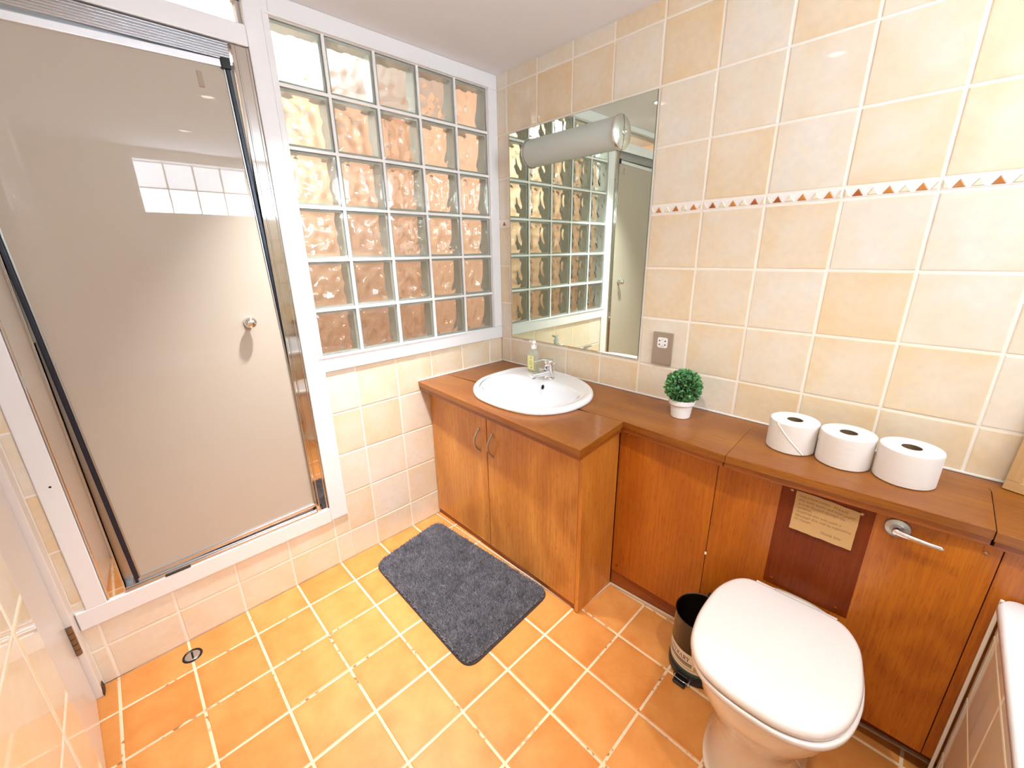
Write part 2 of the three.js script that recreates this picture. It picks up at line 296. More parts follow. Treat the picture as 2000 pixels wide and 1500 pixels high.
{
  const w = struct('wall_front', 'tiled wall with the high window above the bath', 'wall');
  mesh('plaster', mergeGeometries([box(XEND + 0.0062, XEND + 0.24, -0.05, 1.8, -0.1, 2.1), box(XEND + 0.0062, XEND + 0.24, 2.2, CEIL, -0.1, 2.1), box(XEND + 0.0062, XEND + 0.24, 1.8, 2.2, -0.1, 0.26), box(XEND + 0.0062, XEND + 0.24, 1.8, 2.2, 1.26, 2.1)]), M.plaster, w);
  layTiles(face(w, [XEND, 0, 0], -Math.PI / 2), steps(0, 0.204, 0, 9), steps(-0.04, 0.204, 3, 12), [[0, 0.66, 1.84, 1.78], [0, 1.78, 0.24, CEIL], [1.28, 1.78, 1.84, CEIL]], wallMats, 51);
  const n = struct('window_2', 'high window of ten daylit glass blocks above the bath', 'window');
  mesh('window_frame', mergeGeometries([rbox(XEND - 0.012, XEND + 0.2, 1.775, 1.803, 0.235, 1.285, 0.004), rbox(XEND - 0.012, XEND + 0.2, 2.197, 2.225, 0.235, 1.285, 0.004), rbox(XEND - 0.012, XEND + 0.2, 1.803, 2.197, 0.235, 0.263, 0.004), rbox(XEND - 0.012, XEND + 0.2, 1.803, 2.197, 1.257, 1.285, 0.004)]), M.white, n);
  const j = [box(XEND + 0.102, XEND + 0.18, 1.996, 2.004, 0.263, 1.257)]; for (let i = 1; i < 5; i++) j.push(box(XEND + 0.102, XEND + 0.18, 1.803, 1.996, 0.26 + i * 0.2 - 0.004, 0.26 + i * 0.2 + 0.004), box(XEND + 0.102, XEND + 0.18, 2.004, 2.197, 0.26 + i * 0.2 - 0.004, 0.26 + i * 0.2 + 0.004));
  mesh('mortar', mergeGeometries(j), M.mortar, n);
  for (let r = 0; r < 2; r++) for (let i = 0; i < 5; i++) {
    const z = 0.36 + i * 0.2, y = 1.9 + r * 0.2;
    mesh('window_block', rbox(XEND + 0.112, XEND + 0.18, y - 0.094, y + 0.094, z - 0.094, z + 0.094, 0.006), r ? M.daylightDim : M.daylight, n);
    const l = new THREE.RectAreaLight(DAY_COLOR, r ? DAY_HIGH : DAY_LOW, 0.186, 0.186);
    l.position.set(XEND + 0.104, y, z); l.lookAt(0, y, z); scene.add(l);
  }
}
{ // white entrance door, almost closed, and its lining
  const t = struct('trim_2', 'white door lining beside the shower partition', 'frame');
  mesh('jamb', rbox(-0.005, 0.056, 0, CEIL, 1.955, 2.03, 0.003), M.doorWhite, t);
  const d = struct('door_1', 'white painted door hinged beside the shower partition', 'door');
  d.position.set(0.06, 0, 1.973); d.rotation.y = 0.0675;
  mesh('door_leaf', rbox(0.001, 0.79, 0.004, 2.05, 0, 0.04, 0.003), M.doorWhite, d);
  const h = []; for (let i = 0; i < 5; i++) h.push(at(cyl(0.0085, 0.0085, 0.0205, 14), 0, 0.205 + i * 0.0225 + 0.011, -0.006));
  mesh('hinge', mergeGeometries(h), M.hinge, d, 'tarnished metal hinge with five knuckles');
  mesh('head_filler', box(0.0, 0.79, 2.06, CEIL, 0.0, 0.04), M.plaster, d);
}
{ // rotten corner at the foot of the lining
  const g = rings([[0.03, 0], [0.028, 0.012], [0.02, 0.026], [0.008, 0.034]].map(([w, y], k) => { const o = [], r = rng(90 + k); for (let i = 0; i < 14; i++) { const a = i / 14 * Math.PI * 2; o.push([0.03 + Math.cos(a) * w * (0.7 + r() * 0.5), y + 0.0005, 1.9545 - Math.max(0, -Math.sin(a)) * 0.004 + Math.max(0, Math.sin(a)) * 0.006]); } return o; }));
  mesh('decay_patch', g, std({ color: '#5a3a22', roughness: 1 }), scene.getObjectByName('trim_2'), 'dark decayed patch');
}
{ // beads of white sealant
  const t = struct('trim_3', 'thin white sealant beads along the worktop and cabinet bases', 'sealant');
  mesh('sealant', mergeGeometries([rbox(0.003, XEND, 0.8145, 0.821, 0.0005, 0.0045, 0.0015, 1), rbox(0.0005, 0.0045, 0.8145, 0.821, 0.004, 0.592, 0.0015, 1)]), M.white, t);
  const dirty = std({ color: '#cdb79b', roughness: 0.9 });
  mesh('sealant', mergeGeometries([prism([[1.005, 0.29], [2.042, 0.222], [2.042, 0.233], [1.005, 0.301]], 0, 0.007, 0.001), prism([[0.003, 0.547], [0.992, 0.514], [0.994, 0.521], [0.003, 0.553]], 0, 0.006, 0.001), prism([[0.992, 0.52], [1.004, 0.3], [1.011, 0.3], [0.999, 0.524]], 0, 0.006, 0.001)]), dirty, t);
  mesh('sealant', rbox(2.031, 2.0385, 0.002, 0.64, 0.29, 0.2975, 0.002, 1), M.grout, t);
}
// ------------------------------------------------------------------ bath and its tiled side
{
  const b = thing('bath', 'white bath with tiled side panel at the end of the toilet panelling', 'bath', [2.43, 0.16, 1.06]);
  const w = new THREE.Group(); w.name = 'side_panel'; w.position.set(-2.43, -0.16, -1.06); b.add(w);
  mesh('backing_board', box(2.0436, 2.07, 0, 0.617, 0.2985, 1.838), M.grout, w);
  layTiles(face(w, [2.042, 0, 0], -Math.PI / 2), [0.1, ...steps(0.322, 0.2058, 0, 8)], steps(-0.066, 0.204, 0, 4), [[0.2985, 0.002, 1.836, 0.618]], wallMats, 61, 0.004);
  const rr = (hx, hz, y, rad) => { const o = []; const q = 10; for (let c = 0; c < 4; c++) for (let i = 0; i <= q; i++) { const a = c * Math.PI / 2 + i / q * Math.PI / 2; const sx = c === 0 || c === 3 ? 1 : -1, sz = c < 2 ? 1 : -1; o.push([sx * (hx - rad) + rad * Math.cos(a), y, sz * (hz - rad) + rad * Math.sin(a)]); } return o; };
  const g = rings([rr(0.395, 0.762, 0.458, 0.03), rr(0.404, 0.766, 0.466, 0.03), rr(0.404, 0.766, 0.482, 0.03), rr(0.398, 0.762, 0.491, 0.03), rr(0.37, 0.74, 0.494, 0.06), rr(0.335, 0.69, 0.488, 0.12), rr(0.318, 0.67, 0.46, 0.15), rr(0.29, 0.62, 0.2, 0.16), rr(0.25, 0.56, 0.06, 0.16), rr(0.15, 0.4, 0.03, 0.12)]);
  g.index.array.reverse(); g.computeVertexNormals();
  mesh('tub', g, M.ceramic, b);
  mesh('waste', at(cyl(0.025, 0.025, 0.006, 20), 0, 0.036, -0.3), M.chrome, b);
}
// ------------------------------------------------------------------ shower door
{
  const d = thing('shower_door', 'tall frosted beige shower door with chrome rails and ball knob', 'shower door', [-0.02, 0.318, 1.49]);
  const X = 0.02, Y = -0.318, Z = -1.49, part = (n, g, m, l) => mesh(n, at(g, X, Y, Z), m, d, l);
  // side channels: a wide polished flat between two slim ribs
  part('side_channel', mergeGeometries([box(-0.06, -0.001, 0.318, 2.1, 1.1255, 1.166), rbox(-0.06, 0.004, 0.318, 2.1, 1.1175, 1.1255, 0.002), rbox(-0.06, 0.003, 0.318, 2.1, 1.152, 1.158, 0.002), rbox(-0.06, 0.004, 0.318, 2.1, 1.166, 1.170, 0.0015)]), M.polished);
  part('side_channel', mergeGeometries([box(-0.06, -0.001, 0.318, 2.1, 1.822, 1.868), rbox(-0.06, 0.004, 0.318, 2.1, 1.866, 1.872, 0.002), rbox(-0.06, 0.003, 0.318, 2.1, 1.822, 1.827, 0.0015)]), M.polished);
  const hdr = [rbox(-0.06, 0.0, 2.052, 2.1, 1.178, 1.822, 0.001)];
  for (let i = 0; i < 6; i++) hdr.push(rbox(-0.01, 0.004 + (i > 3 ? 0.003 : 0), 2.0575 + i * 0.0072, 2.061 + i * 0.0072, 1.178, 1.822, 0.0012));
  part('backing_strip', mergeGeometries([box(-0.06, -0.032, 0.32, 2.05, 1.80, 1.8225), box(-0.06, -0.032, 0.32, 2.05, 1.158, 1.176), box(-0.06, -0.032, 2.04, 2.06, 1.176, 1.80)]), M.satin);
  part('head_rail', mergeGeometries(hdr), M.aluminium, 'ridged metal head rail');
  part('bottom_rail', mergeGeometries([rbox(-0.05, 0.006, 0.319, 0.331, 1.17, 1.822, 0.003), rbox(-0.05, 0.002, 0.331, 0.337, 1.17, 1.822, 0.002)]), M.aluminium, 'low metal sill rail');
  // the leaf hangs slightly out of square
  const tilt = (g) => { g.translate(0, -1.18, -1.49); g.rotateX(0.0245); g.translate(X, 1.18 + Y, 1.49 + Z); return g; };
  mesh('glass_panel', tilt(box(-0.022, -0.014, 0.353, 2.03, 1.172, 1.806)), M.frosted, d, 'frosted beige glass pane');
  mesh('leaf_top_rail', tilt(rbox(-0.028, -0.004, 2.022, 2.044, 1.176, 1.812, 0.002)), std({ color: '#f0f4f8', metalness: 0.55, roughness: 0.3 }), d);
  mesh('leaf_bottom_rail', tilt(rbox(-0.028, -0.006, 0.341, 0.356, 1.17, 1.808, 0.002)), M.aluminium, d);
  for (const [a, b] of [[1.161, 1.174], [1.803, 1.815]]) mesh('seal', tilt(rbox(-0.03, -0.006, 0.342, 2.04, a, b, 0.003)), M.navy, d, 'dark rubber edge seal');
  for (const [a, b] of [[1.1745, 1.179], [1.7975, 1.8025]]) mesh('edge_strip', tilt(rbox(-0.03, -0.010, 0.356, 2.022, a, b, 0.001)), M.satin, d);
  mesh('pivot_block', tilt(rbox(-0.03, 0.001, 2.018, 2.05, 1.158, 1.186, 0.003)), M.black, d, 'small dark pivot block');
  mesh('pivot_block', tilt(rbox(-0.03, 0.002, 0.334, 0.35, 1.166, 1.176, 0.002)), M.black, d, 'small dark pivot block');
  mesh('bumper', tilt(rbox(-0.0145, -0.0125, 1.955, 2.0, 1.243, 1.258, 0.0008)), std({ color: '#a8917c', roughness: 0.5 }), d, 'small tan bumper strip');
  mesh('sill_clip', at(rbox(0.0, 0.010, 0.318, 0.327, 1.64, 1.715, 0.001), X, Y, Z), std({ color: '#4a4a42', metalness: 0.6, roughness: 0.5 }), d, 'dark clip on the sill rail');
  const k = lathe([[0.0001, 0], [0.015, 0], [0.017, 0.003], [0.012, 0.007], [0.0085, 0.012], [0.009, 0.016], [0.016, 0.021], [0.0205, 0.029], [0.0205, 0.036], [0.016, 0.043], [0.008, 0.0465], [0.0001, 0.047]], 32);
  k.rotateZ(-Math.PI / 2); mesh('knob', at(k, -0.014 + X, 1.204 + Y, 1.279 + Z), M.chrome, d, 'polished ball knob');
}
// ------------------------------------------------------------------ vanity unit
{
  const v = thing('vanity_cabinet', 'oak veneer vanity cabinet with two doors under the basin', 'cabinet', [0.5, 0, 0.3]);
  const o = [-0.5, 0, -0.3], P = (n, g, m, par = v, l) => mesh(n, at(g, ...o), m, par, l);
  P('side_panel', planar(rbox(0.985, 1.003, 0.004, 0.766, 0.2925, 0.531, 0.0015), true, 0.31), M.side);
  P('carcass', box(0.004, 0.984, 0.036, 0.62, 0.05, 0.505), M.plinth);
  P('plinth', planar(box(0.003, 0.984, 0.0, 0.034, 0.49, 0.522), false), M.plinth);
  const hg = (x) => { const c = []; for (let i = 0; i <= 12; i++) { const t = i / 12; c.push([x, 0.541 + t * 0.112, 0.531 + 0.030 * Math.sin(Math.PI * t)]); } return tube(c, 0.0042, 32, 8); };
  [[0.004, 0.4555, 0.404, 0.02], [0.4605, 0.9835, 0.497, 0.57]].forEach(([a, b, hx, off]) => {
    const d = P('door', planar(rbox(a, b, 0.034, 0.752, 0.507, 0.53, 0.002), true, off, off * 1.7), M.door);
    P('handle', mergeGeometries([hg(hx), at(cyl(0.0065, 0.0065, 0.004, 12).rotateX(Math.PI / 2), hx, 0.541, 0.532), at(cyl(0.0065, 0.0065, 0.004, 12).rotateX(Math.PI / 2), hx, 0.653, 0.532)]), M.satin, d, 'curved bow handle');
  });
  P('fascia', planar(rbox(0.004, 0.9835, 0.7545, 0.766, 0.507, 0.529, 0.001), false, 0.2), M.topEdge);
}
// ------------------------------------------------------------------ worktop, lift-off lid
const basinCentre = [0.53, 0.305];
const basinOut = outline([[0.225, 0.20], [0.228, 0.13], [0.265, 0.062], [0.36, 0.024], [0.47, 0.021], [0.575, 0.034], [0.70, 0.09], [0.775, 0.155], [0.822, 0.24], [0.836, 0.33], [0.822, 0.43], [0.75, 0.527], [0.64, 0.562], [0.52, 0.566], [0.42, 0.549], [0.318, 0.485], [0.25, 0.39], [0.227, 0.29]], 96);
{
  const t = thing('worktop', 'L-shaped oak worktop with the basin, plant and picture frame on it', 'worktop', [0, 0, 0]);
  const hole = basinOut.map(([x, z]) => [mix(basinCentre[0], x, 0.86), mix(basinCentre[1], z, 0.86)]);
  const seam = (x) => 0.409 - 0.0743 * x, rear = hole.filter(([x, z]) => z < seam(x)), front = hole.filter(([x, z]) => z >= seam(x));
  const dir = ([x, z]) => Math.atan2(z - seam(x), x - 0.53); rear.sort((a, b) => dir(a) - dir(b)); // left, over the back, to right
  front.sort((a, b) => dir(a) - dir(b)); // right, over the front, to left
  const g = 0.0008;
  const back = [[0.003, 0.004], [XEND, 0.004], [XEND, 0.318], [1.9862, 0.3145], [1.9858, 0.085], [1.983, 0.068], [1.968, 0.0595], [1.425, 0.0595], [1.407, 0.066], [1.4032, 0.082], [1.4148, 0.3515], [1.037, 0.331], [0.90, seam(0.9) - g], ...rear.reverse().map(([x, z]) => [x, Math.min(z, seam(x) - g)]), [0.003, seam(0) - g]];
  mesh('board', planar(prism(back, 0.788, 0.814, 0.0015)), M.top, t);
  const fr = [[0.003, seam(0) + g], ...front.reverse().map(([x, z]) => [x, Math.max(z, seam(x) + g)]), [0.90, seam(0.9) + g], [1.0365, 0.3325], [1.064, 0.640], [0.003, 0.590]];
  mesh('board', planar(prism(fr, 0.788, 0.814, 0.002), false, 0.37, 0.21), M.top, t);
  const lip = (pts, off) => mesh('edge_strip', planar(prism(pts, 0.768, 0.7885, 0.002), false, off), M.topEdge, t);
  lip([[0.003, 0.56], [1.03, 0.605], [1.058, 0.632], [0.003, 0.583]], 0.1); lip([[1.02, 0.605], [1.0, 0.325], [1.031, 0.333], [1.058, 0.632]], 0.4); lip([[1.031, 0.31], [1.407, 0.322], [1.408, 0.345], [1.031, 0.3245]], 0.6); lip([[1.99, 0.285], [XEND, 0.288], [XEND, 0.31], [1.99, 0.3075]], 0.8);
  const l = thing('cistern_cover', 'lift-off oak cover board under the three toilet rolls', 'cover', [1.7, 0.77, 0.2]);
  const cover = (x0, x1, z1, z2, r = 0.02) => [[x0 + 0.012, z1], [x1 - 0.0015, z2], [x1 - 0.002, 0.064 + r], [x1 - r * 0.35, 0.064 + r * 0.3], [x1 - r, 0.063], [x0 + r, 0.063], [x0 + r * 0.3, 0.063 + r * 0.35], [x0, 0.063 + r]];
  mesh('cover_board', at(planar(prism(cover(1.4045, 1.986, 0.3535, 0.3105), 0.79, 0.8165, 0.002), false, 0.55, 0.63), -1.7, -0.77, -0.2), M.top, l);
  mesh('edge_strip', at(planar(prism([[1.412, 0.30], [1.984, 0.27], [1.984, 0.3035], [1.414, 0.3465]], 0.768, 0.79, 0.002), false, 0.2), -1.7, -0.77, -0.2), M.topEdge, l);
}
// ------------------------------------------------------------------ toilet panelling
const screwAt = (par, x, y, z, m = M.screw, r = 0.0055, ox = 0, oz = 0) => { const g = lathe([[0.0001, 0.003], [r * 0.5, 0.0026], [r * 0.85, 0.0015], [r, 0]], 16); g.rotateX(Math.PI / 2); return mesh('screw', at(g, x + ox, y, z + oz), m, par); };
{
  const b = thing('toilet_panelling', 'row of oak veneer panels boxing in the cistern behind the toilet', 'panelling', [1.5, 0, 0.2]);
  const o = [-1.5, 0, -0.2], P = (n, g, m, par = b, l) => mesh(n, at(g, ...o), m, par, l);
  const p1 = P('panel', planar(rbox(1.0045, 1.3798, 0.078, 0.766, 0.272, 0.29, 0.0015), true, 0.12, 0.6), M.panel);
  const p2 = P('panel', planar(rbox(1.3815, 2.0095, 0.078, 0.766, 0.272, 0.29, 0.0015), true, 0.62, 0.05), M.panel);
  const p3 = P('panel', planar(rbox(2.0113, 2.845, 0.078, 0.766, 0.27, 0.2885, 0.0015), true, 0.9, 0.4), M.panel);
  const dk = P('access_panel', planar(rbox(1.567, 1.786, 0.392, 0.7655, 0.285, 0.2915, 0.001), true, 0.33, 0.77), M.dark, b, 'dark stained access panel');
  P('plinth', planar(prism([[1.0045, 0.262], [1.0045, 0.287], [2.06, 0.221], [2.845, 0.221], [2.845, 0.2], [2.06, 0.2]], 0.0, 0.077, 0.001), false, 0.3), M.plinth);
  P('putty_chip', (() => { const g = new THREE.IcosahedronGeometry(0.007, 1); g.scale(0.6, 1, 0.4); return at(g, 1.381, 0.385, 0.2905); })(), M.grout, b, 'pale chip of filler');
  for (const [p, x, y, z] of [[p1, 1.039, 0.747, 0.29], [p1, 1.355, 0.75, 0.29], [p1, 1.03, 0.115, 0.29], [p2, 1.401, 0.744, 0.29], [p2, 1.985, 0.742, 0.29], [dk, 1.594, 0.742, 0.2915], [dk, 1.759, 0.738, 0.2915], [dk, 1.588, 0.413, 0.2915], [dk, 1.757, 0.411, 0.2915]]) screwAt(p, x, y, z, y < 0.5 || (p === p1 && x > 1.3) ? M.dark : M.screw, 0.0055, ...[o[0], o[2]]);
}
// ------------------------------------------------------------------ note on the access panel
{
  const c = document.createElement('canvas'); c.width = 768; c.height = 640; const x = c.getContext('2d');
  x.fillStyle = '#c39a66'; x.fillRect(0, 0, 768, 640);
  const r = rng(77); for (let i = 0; i < 5000; i++) { x.fillStyle = r() > 0.5 ? 'rgba(150,105,55,0.10)' : 'rgba(225,190,140,0.10)'; x.fillRect(r() * 768, r() * 640, 2 + r() * 14, 1 + r() * 2); }
  x.fillStyle = '#5d3d1c'; x.font = 'italic 50px serif';
  const line = (s, px, py, w) => { x.save(); x.translate(px, py); let u = 0; const k = w / x.measureText(s).width; for (const ch of s) { x.save(); x.translate(u, (r() - 0.5) * 6); x.rotate((r() - 0.5) * 0.12); x.scale(k, 1); x.fillText(ch, 0, 0); x.restore(); u += x.measureText(ch).width * k; } x.restore(); };
  line('Important notice : PLEASE', 40, 84, 600); line('only body waste and toilet paper', 36, 148, 690); line('is to be flushed through the', 46, 212, 580);
  line('system.', 46, 272, 190); line('Anything else will cause a', 38, 340, 560); line('blockage that will be expensive', 40, 408, 680); line('to repair.', 40, 470, 220); line('Thank You', 380, 560, 250);
  const map = new THREE.CanvasTexture(c); map.colorSpace = THREE.SRGBColorSpace;
  const g = new THREE.BoxGeometry(0.15, 0.125, 0.0008, 24, 12, 1), p = g.attributes.position, rr = rng(3);
  for (let i = 0; i < p.count; i++) {                                         // torn, slightly curled sheet
    const u = p.getX(i) / 0.075, v = p.getY(i) / 0.0625;
    p.setY(i, p.getY(i) + 0.0022 * noise.noise(u * 3, v * 2, 1.1) + (v > 0 ? 0.004 * v * Math.cos(u * 1.4 + 0.9) - 0.002 : 0)); p.setX(i, p.getX(i) + 0.0012 * noise.noise(u * 2, v * 4, 6.6));
    p.setZ(i, p.getZ(i) + 0.0045 * Math.pow(clamp(-v), 3) + 0.0012 * Math.abs(noise.noise(u * 2.2, v * 1.7, 3.3)) + 0.001);
  }
  g.computeVertexNormals();
  const n = mesh('note', g, std({ map, roughness: 0.9 })); n.position.set(1.681, 0.6825, 0.2922);
  n.userData = { label: 'handwritten brown paper note stuck on the dark stained panel', category: 'note' };
}
// ------------------------------------------------------------------ flush lever
{
  const f = thing('flush_lever', 'chrome cistern flush lever with ribbed round rose on the oak panel', 'flush lever', [1.832, 0.732, 0.29]);
  const rose = lathe([[0.0001, 0.008], [0.011, 0.008], [0.0125, 0.011], [0.0145, 0.011], [0.0155, 0.008], [0.024, 0.0065], [0.0265, 0.003], [0.0268, 0]], 40); rose.rotateX(Math.PI / 2);
  mesh('rose', rose, M.satin, f);
  const hub = lathe([[0.0001, 0.03], [0.007, 0.03], [0.0095, 0.026], [0.0095, 0.006]], 24); hub.rotateX(Math.PI / 2); mesh('spindle', hub, M.chrome, f);
  const arm = rings([0, 0.15, 0.4, 0.7, 0.93, 1].map((t) => { const w = mix(0.0085, 0.0055, t) * (t === 1 ? 0.5 : 1), d = mix(0.0065, 0.0032, t) * (t === 1 ? 0.5 : 1), o = []; for (let i = 0; i < 16; i++) { const a = -i / 16 * Math.PI * 2; o.push([-0.002 + t * 0.089, Math.cos(a) * w - 0.004 * t, 0.026 + Math.sin(a) * d + 0.004 * Math.sin(t * 3)]); } return o; }));
  mesh('lever_arm', arm, M.chrome, f);
}
// ------------------------------------------------------------------ toilet
{
  const t = thing('toilet', 'white toilet with closed lid standing against the oak panels', 'toilet', [1.667, 0, 0.56]);
  const lid = outline([[-0.153, -0.15], [-0.125, -0.178], [-0.09, -0.184], [0.0, -0.186], [0.09, -0.186], [0.122, -0.178], [0.158, -0.132], [0.177, -0.06], [0.186, 0.045], [0.17, 0.14], [0.132, 0.2], [0.075, 0.231], [0.01, 0.239], [-0.06, 0.235], [-0.118, 0.213], [-0.156, 0.166], [-0.178, 0.085], [-0.183, 0.0], [-0.178, -0.08]], 96);
  const R = (s, y, dx = 0, dz = 0) => lid.map(([x, z]) => [x * s + dx, y, z * s + dz]);
  const flip = (g) => { g.index.array.reverse(); g.computeVertexNormals(); return g; };
  mesh('lid', flip(rings([R(0.9, 0.419), R(0.985, 0.4195), R(1, 0.424), R(1.0, 0.431), R(0.99, 0.439), R(0.965, 0.4445), R(0.92, 0.447), R(0.6, 0.4485), R(0.3, 0.449)])), M.seatWhite, t);
  mesh('seat', flip(rings([R(0.9, 0.398, 0.006, 0.003), R(0.99, 0.3985, 0.006, 0.003), R(1.0, 0.403, 0.006, 0.003), R(1.0, 0.412, 0.006, 0.003), R(0.985, 0.417, 0.006, 0.003), R(0.9, 0.418, 0.006, 0.003)])), M.seatWhite, t);
  for (const s of [-1, 1]) { const g = cyl(0.012, 0.012, 0.05, 18); g.rotateZ(Math.PI / 2); mesh('hinge', at(g, s * 0.078, 0.421, -0.196), M.seatWhite, t); }
  const pr = (y, rx, z0, z1, e = 2.4) => { const o = []; for (let i = 0; i < 72; i++) { const a = i / 72 * Math.PI * 2, c = Math.cos(a), s = Math.sin(a), k = Math.pow(Math.abs(c), 2 / e) * Math.sign(c), q = Math.pow(Math.abs(s), 2 / e) * Math.sign(s); o.push([rx * k + 0.004, y, (z0 + z1) / 2 + (z1 - z0) / 2 * q]); } return o; };
  mesh('pan', flip(rings([pr(0, 0.122, -0.262, 0.165, 2.8), pr(0.012, 0.122, -0.262, 0.165, 2.8), pr(0.03, 0.113, -0.262, 0.15), pr(0.12, 0.106, -0.262, 0.13), pr(0.19, 0.118, -0.262, 0.145), pr(0.25, 0.145, -0.262, 0.178), pr(0.31, 0.166, -0.262, 0.21), pr(0.355, 0.174, -0.262, 0.222), pr(0.385, 0.175, -0.262, 0.224), pr(0.396, 0.171, -0.26, 0.22), pr(0.398, 0.15, -0.24, 0.2)])), M.panWhite, t);
}
// ------------------------------------------------------------------ pedal bin
{
  const b = thing('pedal_bin', 'black pedal bin with a printed label band beside the toilet', 'bin', [1.437, 0, 0.408]);
  mesh('body', lathe([[0.0001, 0.012], [0.084, 0.012], [0.086, 0.02], [0.086, 0.236], [0.0875, 0.24], [0.085, 0.242], [0.0825, 0.236], [0.081, 0.02], [0.0001, 0.018]], 56), M.blackGloss, b);
  mesh('base', lathe([[0.0001, 0], [0.087, 0], [0.0895, 0.006], [0.0895, 0.034], [0.0866, 0.038]], 56), M.navy, b);
  mesh('teal_band', at(cyl(0.0868, 0.0868, 0.012, 56, true), 0, 0.046, 0), std({ color: '#2c5a55', roughness: 0.4 }), b, 'thin teal stripe');
  const c = document.createElement('canvas'); c.width = 1024; c.height = 192; const x = c.getContext('2d');
  x.fillStyle = '#e9ddc9'; x.fillRect(0, 0, 1024, 192);
  x.fillStyle = '#d3c3ab'; x.fillRect(0, 8, 1024, 6);
  x.fillStyle = '#3b2c22'; x.font = 'bold 64px serif'; x.fillText('LITERARY', 300, 82);
  x.fillStyle = '#7d7f72'; x.fillRect(230, 98, 440, 24); x.fillStyle = '#8d8a5c'; x.fillRect(230, 124, 440, 16); x.fillStyle = '#b9ab62'; x.fillRect(690, 110, 330, 34); x.fillStyle = '#8d8a5c'; x.fillRect(690, 146, 330, 8);
  x.fillStyle = '#a59c8a'; x.fillRect(230, 160, 780, 8); x.fillStyle = '#b86a74'; x.fillRect(740, 168, 60, 12);
  const map = new THREE.CanvasTexture(c); map.colorSpace = THREE.SRGBColorSpace;
  mesh('label_band', at(new THREE.CylinderGeometry(0.0869, 0.0869, 0.072, 48, 1, true, -1.9, 3.2), 0, 0.088, 0), std({ map, roughness: 0.5, side: THREE.DoubleSide }), b, 'cream printed label with capital lettering');
  mesh('pedal', mergeGeometries([rbox(-0.03, 0.012, 0.004, 0.012, 0.082, 0.118, 0.003), rbox(-0.03, 0.012, 0.012, 0.026, 0.084, 0.092, 0.003)]), M.black, b);
  mesh('pedal_wire', tube([[-0.034, 0.014, 0.075], [-0.034, 0.016, 0.1], [-0.02, 0.016, 0.104], [0.006, 0.016, 0.104], [0.017, 0.016, 0.1], [0.017, 0.022, 0.075]], 0.0016, 40, 6), M.chrome, b);
  mesh('lid_hinge', rbox(-0.018, 0.018, 0.222, 0.25, -0.098, -0.084, 0.003), M.black, b);
}
